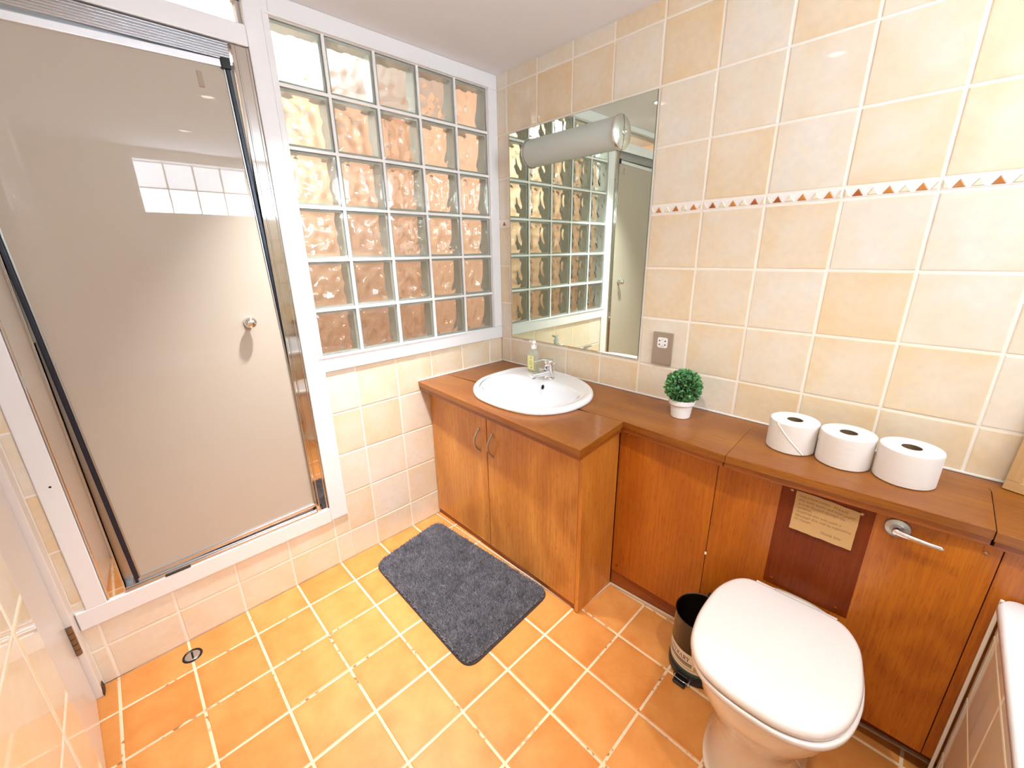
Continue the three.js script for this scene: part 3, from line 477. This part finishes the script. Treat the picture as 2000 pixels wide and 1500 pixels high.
// ------------------------------------------------------------------ basin, tap, soap
{
  const b = thing('basin', 'white ceramic basin set into the oak worktop below the mirror', 'basin', [0.53, 0.814, 0.305]);
  const n = basinOut.length, ang = basinOut.map(([x, z]) => Math.atan2(z - 0.305, x - 0.53));
  const inner = ang.map((a) => { const c = Math.cos(a), s = Math.sin(a), e = 2.6, k = Math.pow(Math.pow(Math.abs(c) / 0.245, e) + Math.pow(Math.abs(s) / (s > 0 ? 0.19 : 0.118), e), -1 / e); return [c * k, s * k]; });
  const O = (s, y) => basinOut.map(([x, z]) => [(x - 0.53) * s, y, (z - 0.305) * s]), I = (s, y, dz = 0) => inner.map(([x, z]) => [x * s, y, z * s + dz]);
  const B = (t, y) => O(1, y).map((p, i) => [mix(p[0], inner[i][0], t), y, mix(p[2], inner[i][1], t)]);
  const g = rings([O(0.985, 0.0005), O(1, 0.004), O(1, 0.012), O(0.99, 0.019), O(0.97, 0.0235), O(0.94, 0.0245), O(0.905, 0.0225), O(0.88, 0.02), B(0.55, 0.0195), B(0.8, 0.0195), I(1.03, 0.018), I(0.99, 0.011), I(0.955, -0.005), I(0.92, -0.035), I(0.86, -0.075, 0.002), I(0.72, -0.108, 0.008), I(0.45, -0.124, 0.014), I(0.2, -0.128, 0.018)]);
  mesh('bowl', g, M.ceramic, b);
  const ov = lathe([[0.0001, 0.0008], [0.0085, 0.0008], [0.0105, 0]], 24); ov.scale(0.85, 1, 1.25); ov.rotateX(Math.PI / 2 - 0.35); mesh('overflow', at(ov, -0.027, -0.012, -0.1105), M.darkHole, b, 'dark overflow hole');
  mesh('waste', at(lathe([[0.0001, 0.004], [0.012, 0.004], [0.02, 0.003], [0.024, 0]], 24), 0, -0.1275, 0.02), M.chrome, b);
  const t = thing('tap', 'chrome single lever mixer tap on the basin ledge', 'tap', [0.497, 0.8335, 0.142]);
  mesh('tap_body', lathe([[0.0001, 0], [0.0275, 0], [0.0275, 0.004], [0.0245, 0.007], [0.0225, 0.03], [0.0225, 0.062], [0.0215, 0.0635], [0.0001, 0.0635]], 36), M.chrome, t);
  const spout = rings([0, 0.2, 0.45, 0.7, 0.9, 0.97, 1].map((s) => { const w = mix(0.0195, 0.013, s) * (s === 1 ? 0.6 : 1), h = mix(0.0175, 0.0105, s) * (s === 1 ? 0.6 : 1), o = []; for (let i = 0; i < 20; i++) { const a = -i / 20 * Math.PI * 2; o.push([Math.cos(a) * w - s * 0.012, 0.032 + Math.sin(a) * h + 0.004 * s, 0.008 + s * 0.108]); } return o; }));
  spout.index.array.reverse(); spout.computeVertexNormals();
  mesh('spout', spout, M.chrome, t); mesh('aerator', at(cyl(0.0095, 0.0095, 0.01, 18), -0.010, 0.022, 0.1), M.satin, t);
  mesh('lever_cap', lathe([[0.0225, 0.065], [0.0232, 0.069], [0.0228, 0.088], [0.019, 0.0965], [0.008, 0.1], [0.0001, 0.1]], 36), M.chrome, t);
  const lev = rings([0, 0.3, 0.6, 0.85, 0.97, 1].map((s) => { const w = mix(0.0165, 0.0095, s) * (s === 1 ? 0.5 : 1), h = mix(0.007, 0.003, s), o = []; for (let i = 0; i < 16; i++) { const a = -i / 16 * Math.PI * 2; o.push([Math.cos(a) * w - s * 0.012, 0.094 + Math.sin(a) * h + 0.012 * Math.sin(s * 2.2), -0.006 + s * 0.1]); } return o; }));
  lev.index.array.reverse(); lev.computeVertexNormals(); mesh('lever', lev, M.chrome, t);
  const dot = lathe([[0.0001, 0.001], [0.0045, 0.001], [0.0055, 0]], 14); dot.rotateX(Math.PI / 2); mesh('marker', at(dot, 0, 0.058, 0.0218), M.black, t, 'dark hot and cold marker');
  mesh('lift_rod', mergeGeometries([at(cyl(0.0022, 0.0022, 0.07, 10), 0.004, 0.035, -0.031), at(new THREE.SphereGeometry(0.0045, 12, 8), 0.004, 0.072, -0.031)]), M.chrome, t);
  const s = thing('soap_bottle', 'clear pump soap bottle with yellow label at the back of the basin', 'soap bottle', [0.352, 0.8345, 0.098]);
  const sq = (w, d, y, rad = 0.35) => { const o = []; for (let i = 0; i < 48; i++) { const a = -i / 48 * Math.PI * 2, c = Math.cos(a), q = Math.sin(a), e = 4; const k = Math.pow(Math.pow(Math.abs(c), e) + Math.pow(Math.abs(q), e), -1 / e); o.push([c * k * w, y, q * k * d]); } return o; };
  mesh('bottle', rings([sq(0.026, 0.02, 0), sq(0.0285, 0.0225, 0.003), sq(0.0285, 0.0225, 0.095), sq(0.0265, 0.021, 0.104), sq(0.019, 0.016, 0.112), sq(0.013, 0.013, 0.116), sq(0.012, 0.012, 0.122)]), phys({ color: '#eef0e6', transmission: 0.7, thickness: 0, roughness: 0.12 }), s);
  mesh('liquid', rings([sq(0.025, 0.019, 0.002), sq(0.0262, 0.0205, 0.004), sq(0.0262, 0.0205, 0.062), sq(0.002, 0.002, 0.0625)]), phys({ color: '#f0e3a6', roughness: 0.15, transmission: 0.35, thickness: 0 }), s);
  const c = document.createElement('canvas'); c.width = 256; c.height = 384; const x = c.getContext('2d');
  x.fillStyle = '#f1eb9c'; x.fillRect(0, 0, 256, 384); x.strokeStyle = '#7f8468'; x.fillStyle = '#777a5f'; x.lineWidth = 5;
  for (const [px, py] of [[128, 58], [150, 320]]) for (let k = 0; k < 7; k++) { x.beginPath(); x.ellipse(px + Math.cos(k) * 26, py + Math.sin(k) * 20, 15, 6, k, 0, 7); x.fill(); }
  for (const [yy, ww] of [[140, 90], [172, 130], [206, 110], [238, 140]]) x.fillRect(128 - ww / 2, yy, ww, 9);
  const map = new THREE.CanvasTexture(c); map.colorSpace = THREE.SRGBColorSpace;
  const lm = new THREE.PlaneGeometry(0.044, 0.074); mesh('label', at(lm, 0, 0.05, 0.0232), std({ map, roughness: 0.5, side: THREE.DoubleSide }), s, 'yellow label with leafy print');
  mesh('pump', mergeGeometries([at(cyl(0.0145, 0.0145, 0.018, 24), 0, 0.131, 0), at(cyl(0.006, 0.0075, 0.012, 16), 0, 0.146, 0), at(cyl(0.0115, 0.0125, 0.013, 24), 0, 0.158, 0), rbox(-0.03, 0.0, 0.154, 0.163, -0.005, 0.005, 0.003)]), M.plasticWhite, s, 'white pump head');
}
// ------------------------------------------------------------------ mirror, lamp, socket
{
  const m = thing('mirror', 'large frameless mirror on the tiles above the basin', 'mirror', [0.498, 1.489, 0.0015]);
  mesh('mirror_backing', box(-0.3995, 0.3995, -0.515, 0.515, 0, 0.0042), M.mirrorEdge, m);
  mesh('mirror_glass', box(-0.3985, 0.3985, -0.514, 0.514, 0.0042, 0.005), M.mirror, m);
  const l = thing('wall_lamp', 'brushed metal half-round wall lamp across the mirror', 'lamp', [0.5, 1.891, 0.0075]);
  const R = 0.0605, body = new THREE.CylinderGeometry(R, R, 0.492, 40, 1, true, 0, Math.PI); body.rotateZ(Math.PI / 2); body.rotateX(-Math.PI / 2);
  { const n = body.attributes.normal, p = body.attributes.position; let z = 0; for (let i = 0; i < p.count; i++) z += p.getZ(i); if (z < 0) body.rotateX(Math.PI); }
  mesh('shade', body, std({ color: '#ccd4cd', metalness: 0.2, roughness: 0.5, side: THREE.DoubleSide }), l);
  mesh('dark_rim', (() => { const g = new THREE.TorusGeometry(R + 0.0006, 0.0016, 8, 40, Math.PI); g.rotateZ(-Math.PI / 2); g.rotateY(-Math.PI / 2); const p = g.attributes.position; let z = 0; for (let i = 0; i < p.count; i++) z += p.getZ(i); if (z < 0) g.rotateY(Math.PI); return at(g, -0.247, 0, 0); })(), M.black, l);
  const cap = (sx) => {
    const R2 = 0.0645, prof = [[0, 0], [R2, 0], [R2, 0.006], [R2 - 0.002, 0.009], [0.05, 0.0125], [0.034, 0.0155], [0.015, 0.0165], [0.0125, 0.0145], [0.0001, 0.0145]], n = 32, pos = [], idx = [];
    for (const [r, h] of prof) for (let j = 0; j <= n; j++) { const a = -Math.PI / 2 + j / n * Math.PI; pos.push(sx * h, r * Math.sin(a), r * Math.cos(a)); }
    for (let i = 0; i + 1 < prof.length; i++) for (let j = 0; j < n; j++) { const p = i * (n + 1) + j, q = p + n + 1; if (sx > 0) idx.push(p, q, p + 1, p + 1, q, q + 1); else idx.push(p, p + 1, q, p + 1, q + 1, q); }
    const g = new THREE.BufferGeometry(); g.setAttribute('position', new THREE.Float32BufferAttribute(pos, 3)); g.setAttribute('uv', new THREE.BufferAttribute(new Float32Array(pos.length / 3 * 2), 2)); g.setIndex(idx); const q = g.toNonIndexed(); q.computeVertexNormals(); return q;
  };
  for (const sx of [-1, 1]) { mesh('end_cap', at(cap(sx), sx * 0.246, 0, 0.0006), M.capMetal, l, 'brushed half-round end cap'); }
  const ns = new THREE.CylinderGeometry(0.0095, 0.0095, 0.012, 6, 1, false, 0, Math.PI); ns.rotateZ(-Math.PI / 2); { const p = ns.attributes.position; let z = 0; for (let i = 0; i < p.count; i++) z += p.getZ(i); if (z < 0) ns.rotateX(Math.PI); }
  mesh('hex_bolt', at(ns, 0.2585, 0, 0.0004), M.chrome, l);
  const s = thing('shaver_socket', 'metal shaver socket plate with white insert right of the mirror', 'socket', [1.007, 1.039, 0.001]);
  mesh('plate', rbox(-0.0435, 0.0435, -0.069, 0.069, 0, 0.009, 0.003), M.socketPlate, s);
  const ins = new THREE.Shape(); { const a = 0.021, r = 0.007; ins.moveTo(-a + r, -a); ins.lineTo(a - r, -a); ins.absarc(a - r, -a + r, r, -Math.PI / 2, 0); ins.lineTo(a, a - r); ins.absarc(a - r, a - r, r, 0, Math.PI / 2); ins.lineTo(-a + r, a); ins.absarc(-a + r, a - r, r, Math.PI / 2, Math.PI); ins.lineTo(-a, -a + r); ins.absarc(-a + r, -a + r, r, Math.PI, Math.PI * 1.5); }
  mesh('insert', at(new THREE.ExtrudeGeometry(ins, { depth: 0.0015, bevelEnabled: true, bevelSize: 0.0008, bevelThickness: 0.0008, bevelSegments: 2 }), 0.001, 0.026, 0.0088), M.plasticWhite, s, 'white insert with four pin holes');
  for (const [px, py] of [[-0.0125, 0.008], [0.0125, 0.008], [-0.0125, -0.008], [0.0125, -0.008]]) { const g = cyl(0.0028, 0.0028, 0.0012, 14); g.rotateX(Math.PI / 2); mesh('pin_hole', at(g, px + 0.001, py + 0.026, 0.0115), M.darkHole, s); }
  for (const g of [box(-0.002, 0.003, 0.0385, 0.0405, 0.0111, 0.0113), box(-0.007, 0.009, 0.0105, 0.0117, 0.0111, 0.0113)]) mesh('print', g, std({ color: '#8c8c92', roughness: 0.6 }), s);
}
// ------------------------------------------------------------------ topiary plant
{
  const p = thing('topiary_plant', 'small round topiary ball in a white pot on the worktop', 'plant', [1.167, 0.814, 0.132]);
  mesh('pot', lathe([[0.0001, 0], [0.033, 0], [0.0355, 0.003], [0.041, 0.052], [0.0455, 0.053], [0.0475, 0.056], [0.048, 0.072], [0.0465, 0.0735], [0.043, 0.072], [0.040, 0.058], [0.0001, 0.057]], 40), M.plasticWhite, p);
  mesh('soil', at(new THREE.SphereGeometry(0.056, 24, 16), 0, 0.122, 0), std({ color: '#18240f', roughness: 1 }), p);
  const leaf = new THREE.BufferGeometry(); leaf.setAttribute('position', new THREE.Float32BufferAttribute([0, 0, 0, 0.0042, 0.006, 0.0012, 0, 0.0068, 0, -0.0042, 0.006, 0.0012, 0, 0.0125, 0.0008, 0.0026, 0.0105, 0.0014, -0.0026, 0.0105, 0.0014], 3)); leaf.setIndex([0, 1, 2, 0, 2, 3, 2, 1, 5, 2, 5, 4, 3, 2, 6, 6, 2, 4]); leaf.computeVertexNormals();
  const N = 1500, im = new THREE.InstancedMesh(leaf, phys({ color: '#ffffff', roughness: 0.42, side: THREE.DoubleSide, transmission: 0.15, thickness: 0 }), N), r = rng(9), o = new THREE.Object3D(), c = new THREE.Color();
  for (let i = 0; i < N; i++) {
    const y = 1 - 2 * (i + 0.5) / N, a = i * 2.39996 + r() * 0.5, q = Math.sqrt(1 - y * y), d = new THREE.Vector3(Math.cos(a) * q, y, Math.sin(a) * q), lump = 1 + 0.05 * noise.noise(d.x * 4, d.y * 4, d.z * 4);
    if (d.y < -0.82) d.y += 0.1;
    o.position.copy(d).multiplyScalar((0.05 + r() * 0.010) * lump); o.position.y += 0.122;
    o.quaternion.setFromUnitVectors(new THREE.Vector3(0, 1, 0), d.clone().add(new THREE.Vector3(r() - 0.5, r() - 0.5, r() - 0.5).multiplyScalar(1.5)).normalize()); o.rotateY(r() * 6.28); o.scale.setScalar(0.75 + r() * 0.6); o.updateMatrix(); im.setMatrixAt(i, o.matrix);
    c.setHSL(0.29 + r() * 0.07, 0.42 + r() * 0.18, 0.15 + r() * r() * 0.32); im.setColorAt(i, c);
  }
  im.name = 'foliage'; im.userData.kind = 'stuff'; p.add(im);
}
// ------------------------------------------------------------------ toilet rolls
{
  const make = () => {
    const t = new THREE.Group();
    const g = lathe([[0.0215, 0.001], [0.062, 0.0], [0.0665, 0.0015], [0.067, 0.004], [0.0672, 0.05], [0.067, 0.093], [0.0662, 0.0962], [0.064, 0.0975], [0.0225, 0.0965], [0.0215, 0.095]], 72);
    { const uv = g.attributes.uv; for (let i = 0; i < uv.count; i++) uv.setXY(i, uv.getX(i) * 2, uv.getY(i)); }
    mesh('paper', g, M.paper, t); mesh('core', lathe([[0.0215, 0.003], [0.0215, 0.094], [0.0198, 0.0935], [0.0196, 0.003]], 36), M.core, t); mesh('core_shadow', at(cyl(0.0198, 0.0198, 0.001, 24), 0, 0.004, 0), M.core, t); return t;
  };
  const proto = make(), G = 'toilet rolls on the cistern cover';
  [[1.5415, 0.152, 'toilet roll with a loose diagonal sheet edge, nearest the plant', -0.2], [1.6785, 0.157, 'middle toilet roll of the three on the cistern cover', 1.2], [1.8155, 0.160, 'toilet roll farthest from the plant, nearest the picture frame', 2.2]].forEach(([x, z, label, turn], i) => {
    const t = i ? proto.clone() : proto; t.name = numbered('toilet_roll'); t.position.set(x, 0.8168, z); t.rotation.y = turn; t.userData = { label, category: 'toilet roll', group: G }; scene.add(t);
  });
  // the loose outer sheet of the first roll: a diagonal folded edge
  const pos = [], idx = [], n = 20; for (let i = 0; i <= n; i++) { const s = i / n, a = mix(-0.62, 0.62, s), y = mix(0.0925, 0.004, s), R = 0.0676; for (const [dy, dr] of [[0.0035, 0.0], [0.0015, 0.0014], [-0.0015, 0.0014], [-0.0035, 0.0]]) pos.push(Math.sin(a) * (R + dr), clamp(y + dy, 0.001, 0.096), Math.cos(a) * (R + dr)); }
  for (let i = 0; i < n; i++) for (let k = 0; k < 3; k++) { const a = i * 4 + k; idx.push(a, a + 4, a + 1, a + 1, a + 4, a + 5); }
  const g = new THREE.BufferGeometry(); g.setAttribute('position', new THREE.Float32BufferAttribute(pos, 3)); g.setAttribute('uv', new THREE.BufferAttribute(new Float32Array(pos.length / 3 * 2), 2)); g.setIndex(idx); g.computeVertexNormals();
  mesh('loose_edge', g, std({ color: '#fbf8f4', roughness: 0.95, side: THREE.DoubleSide }), proto, 'folded diagonal sheet edge').rotation.y = 0.33;
}
// ------------------------------------------------------------------ picture frame
{
  const p = thing('picture_frame', 'pale oak picture frame leaning on the tiles at the worktop end', 'picture frame', [2.0065, 0.8145, 0.034], -0.36);
  const bar = (a, b, c, d) => planar(rbox(a, b, c, d, -0.009, 0.009, 0.002), d - c > b - a, 0.4);
  const parts = [bar(0, 0.21, 0, 0.026), bar(0, 0.21, 0.264, 0.29), bar(0, 0.026, 0.026, 0.264), bar(0.184, 0.21, 0.026, 0.264)];
  for (const g of parts) { g.rotateX(-0.12); mesh('frame_bar', g, M.pale, p); }
  const b = planar(box(0.024, 0.186, 0.024, 0.266, -0.007, 0.001)); b.rotateX(-0.12); mesh('backing_panel', b, std({ color: '#cfae83', roughness: 0.7 }), p);
}
// ------------------------------------------------------------------ bath mat
{
  const t = thing('bath_mat', 'dark grey shaggy bath mat on the orange floor tiles', 'bath mat', [0.48, 0, 0.78]);
  const q = [[0.078, 0.592], [0.847, 0.534], [0.872, 1.003], [0.142, 0.994]].map(([x, z]) => [x - 0.48, z - 0.78]), pts = [];
  for (let i = 0; i < 4; i++) { const a = q[(i + 3) % 4], b = q[i], c = q[(i + 1) % 4], r = 0.055, la = Math.hypot(a[0] - b[0], a[1] - b[1]), lc = Math.hypot(c[0] - b[0], c[1] - b[1]), s = [b[0] + (a[0] - b[0]) * r / la, b[1] + (a[1] - b[1]) * r / la], e = [b[0] + (c[0] - b[0]) * r / lc, b[1] + (c[1] - b[1]) * r / lc]; for (let k = 0; k <= 8; k++) { const u = k / 8; pts.push([(1 - u) ** 2 * s[0] + 2 * u * (1 - u) * b[0] + u * u * e[0], (1 - u) ** 2 * s[1] + 2 * u * (1 - u) * b[1] + u * u * e[1]]); } }
  mesh('backing', prism(pts, 0.0005, 0.008, 0.002), std({ color: '#2b2a2e', roughness: 1 }), t);
  mesh('binding', tube(outline(pts, 120).map(([x, z]) => [x * 1.004, 0.004 + 0.0015 * noise.noise(x * 20, z * 20, 2), z * 1.004]), 0.0042, 240, 6, true), std({ color: '#3a3634', roughness: 1 }), t, 'stitched dark edge binding');
  const inside = (x, z) => { let w = false; for (let i = 0, j = pts.length - 1; i < pts.length; j = i++) if ((pts[i][1] > z) !== (pts[j][1] > z) && x < (pts[j][0] - pts[i][0]) * (z - pts[i][1]) / (pts[j][1] - pts[i][1]) + pts[i][0]) w = !w; return w; };
  const tuft = new THREE.ConeGeometry(0.0026, 0.02, 4, 1, true); tuft.translate(0, 0.008, 0);
  const N = 42000, im = new THREE.InstancedMesh(tuft, std({ color: '#ffffff', roughness: 1 }), N), r = rng(21), o = new THREE.Object3D(), c = new THREE.Color(); let i = 0;
  while (i < N) {
    const x = (r() - 0.5) * 0.84, z = (r() - 0.5) * 0.54; if (!inside(x * 1.008, z * 1.012)) continue;
    const lean = noise.noise(x * 9, z * 9, 1.5) * 2.4 + noise.noise(x * 30, z * 30, 7) * 1.6;
    o.position.set(x, 0.007, z); o.rotation.set((r() - 0.5) * 1.3 + 0.25 * Math.sin(lean), r() * 6.28, (r() - 0.5) * 1.3 + 0.25 * Math.cos(lean)); o.scale.set(1, 0.75 + r() * 0.5, 1); o.updateMatrix(); im.setMatrixAt(i, o.matrix);
    const v = (0.12 + r() * 0.17) * (1 + 0.26 * noise.noise(x * 16, z * 16, 4.4) + 0.4 * noise.noise(x * 55, z * 55, 2.2)); c.setRGB(v * 1.03, v * 0.97, v * 1.06); im.setColorAt(i, c); i++;
  }
  im.name = 'pile'; im.userData.kind = 'stuff'; t.add(im);
}
// ------------------------------------------------------------------ floor drain, radiator, downlights
{
  const d = thing('floor_drain', 'small round metal drain cap in the floor by the shower step', 'drain', [0.088, 0, 1.711]);
  mesh('rim', lathe([[0.0001, 0.0005], [0.025, 0.0005], [0.0258, 0.003], [0.0285, 0.004], [0.031, 0.0025], [0.0318, 0]], 36), M.black, d);
  mesh('cap', lathe([[0.0001, 0.003], [0.02, 0.003], [0.0235, 0.0022], [0.0242, 0.0006]], 32), M.aluminium, d);
  mesh('slot', box(-0.018, 0.018, 0.0031, 0.0036, -0.003, 0.003), M.darkHole, d);
  const t = thing('towel_radiator', 'chrome ladder towel radiator on the wall under the window', 'radiator', [XEND - 0.05, 0.82, 0.98]);
  for (const z of [-0.27, 0.27]) mesh('upright', at(cyl(0.016, 0.016, 0.78, 20), 0, 0.39, z), M.chrome, t);
  [0.03, 0.075, 0.12, 0.165, 0.21, 0.255, 0.35, 0.395, 0.44, 0.485, 0.53, 0.575, 0.70, 0.745].forEach((y) => { const g = cyl(0.011, 0.011, 0.54, 16); g.rotateX(Math.PI / 2); mesh('bar', at(g, -0.004, y, 0), M.chrome, t); });
  for (const [y, z] of [[0.06, -0.27], [0.06, 0.27], [0.72, -0.27], [0.72, 0.27]]) { const g = cyl(0.008, 0.012, 0.05, 14); g.rotateZ(Math.PI / 2); mesh('bracket', at(g, 0.022, y, z), M.chrome, t); }
  const make = () => { const g = new THREE.Group(); mesh('rim', lathe([[0.030, -0.001], [0.034, -0.005], [0.041, -0.004], [0.043, 0]], 36), M.white, g); mesh('lamp_glass', lathe([[0.0001, -0.0035], [0.018, -0.003], [0.0295, -0.0012], [0.0295, 0]], 28), M.lampGlow, g); return g; };
  const proto = make();
  [[0.37, 1.0, 'recessed ceiling downlight nearest the glass blocks, seen in the mirror', WALL_DOWNLIGHT], [1.22, 1.0, 'recessed ceiling downlight in the middle of the ceiling, reflected in the shower door', DOWNLIGHT], [2.08, 1.0, 'recessed ceiling downlight nearest the bath, reflected in the shower door', BATH_DOWNLIGHT], [-0.34, 1.0, 'recessed ceiling downlight inside the shower behind the glass blocks', SHOWER_LIGHT]].forEach(([x, z, label, power], i) => {
    const t = i ? proto.clone() : proto; t.name = numbered('downlight'); t.position.set(x, CEIL, z); t.userData = { label, category: 'downlight', group: 'recessed ceiling downlights' }; scene.add(t);
    const l = i === 3 ? new THREE.PointLight(NEUTRAL, power, 0, 2) : new THREE.SpotLight(i === 1 || i === 2 ? WARM : NEUTRAL, power, 0, [0.62, 1.02, 0.95, 1.54][i], i === 3 ? 0.3 : 1, 2); l.position.set(x, i === 3 ? CEIL - 0.1 : CEIL - 0.008, z); l.shadow.radius = 2.2; scene.add(l);
    if (l.target) { l.target.position.set(i ? x : 0.1, 0, i ? z : 0.98); scene.add(l.target); }
  });
}
scene.traverse((o) => { if (o.isMesh) { o.castShadow = true; o.receiveShadow = true; } if (o.isSpotLight || o.isPointLight) o.castShadow = true; });
renderer.render(scene, camera);
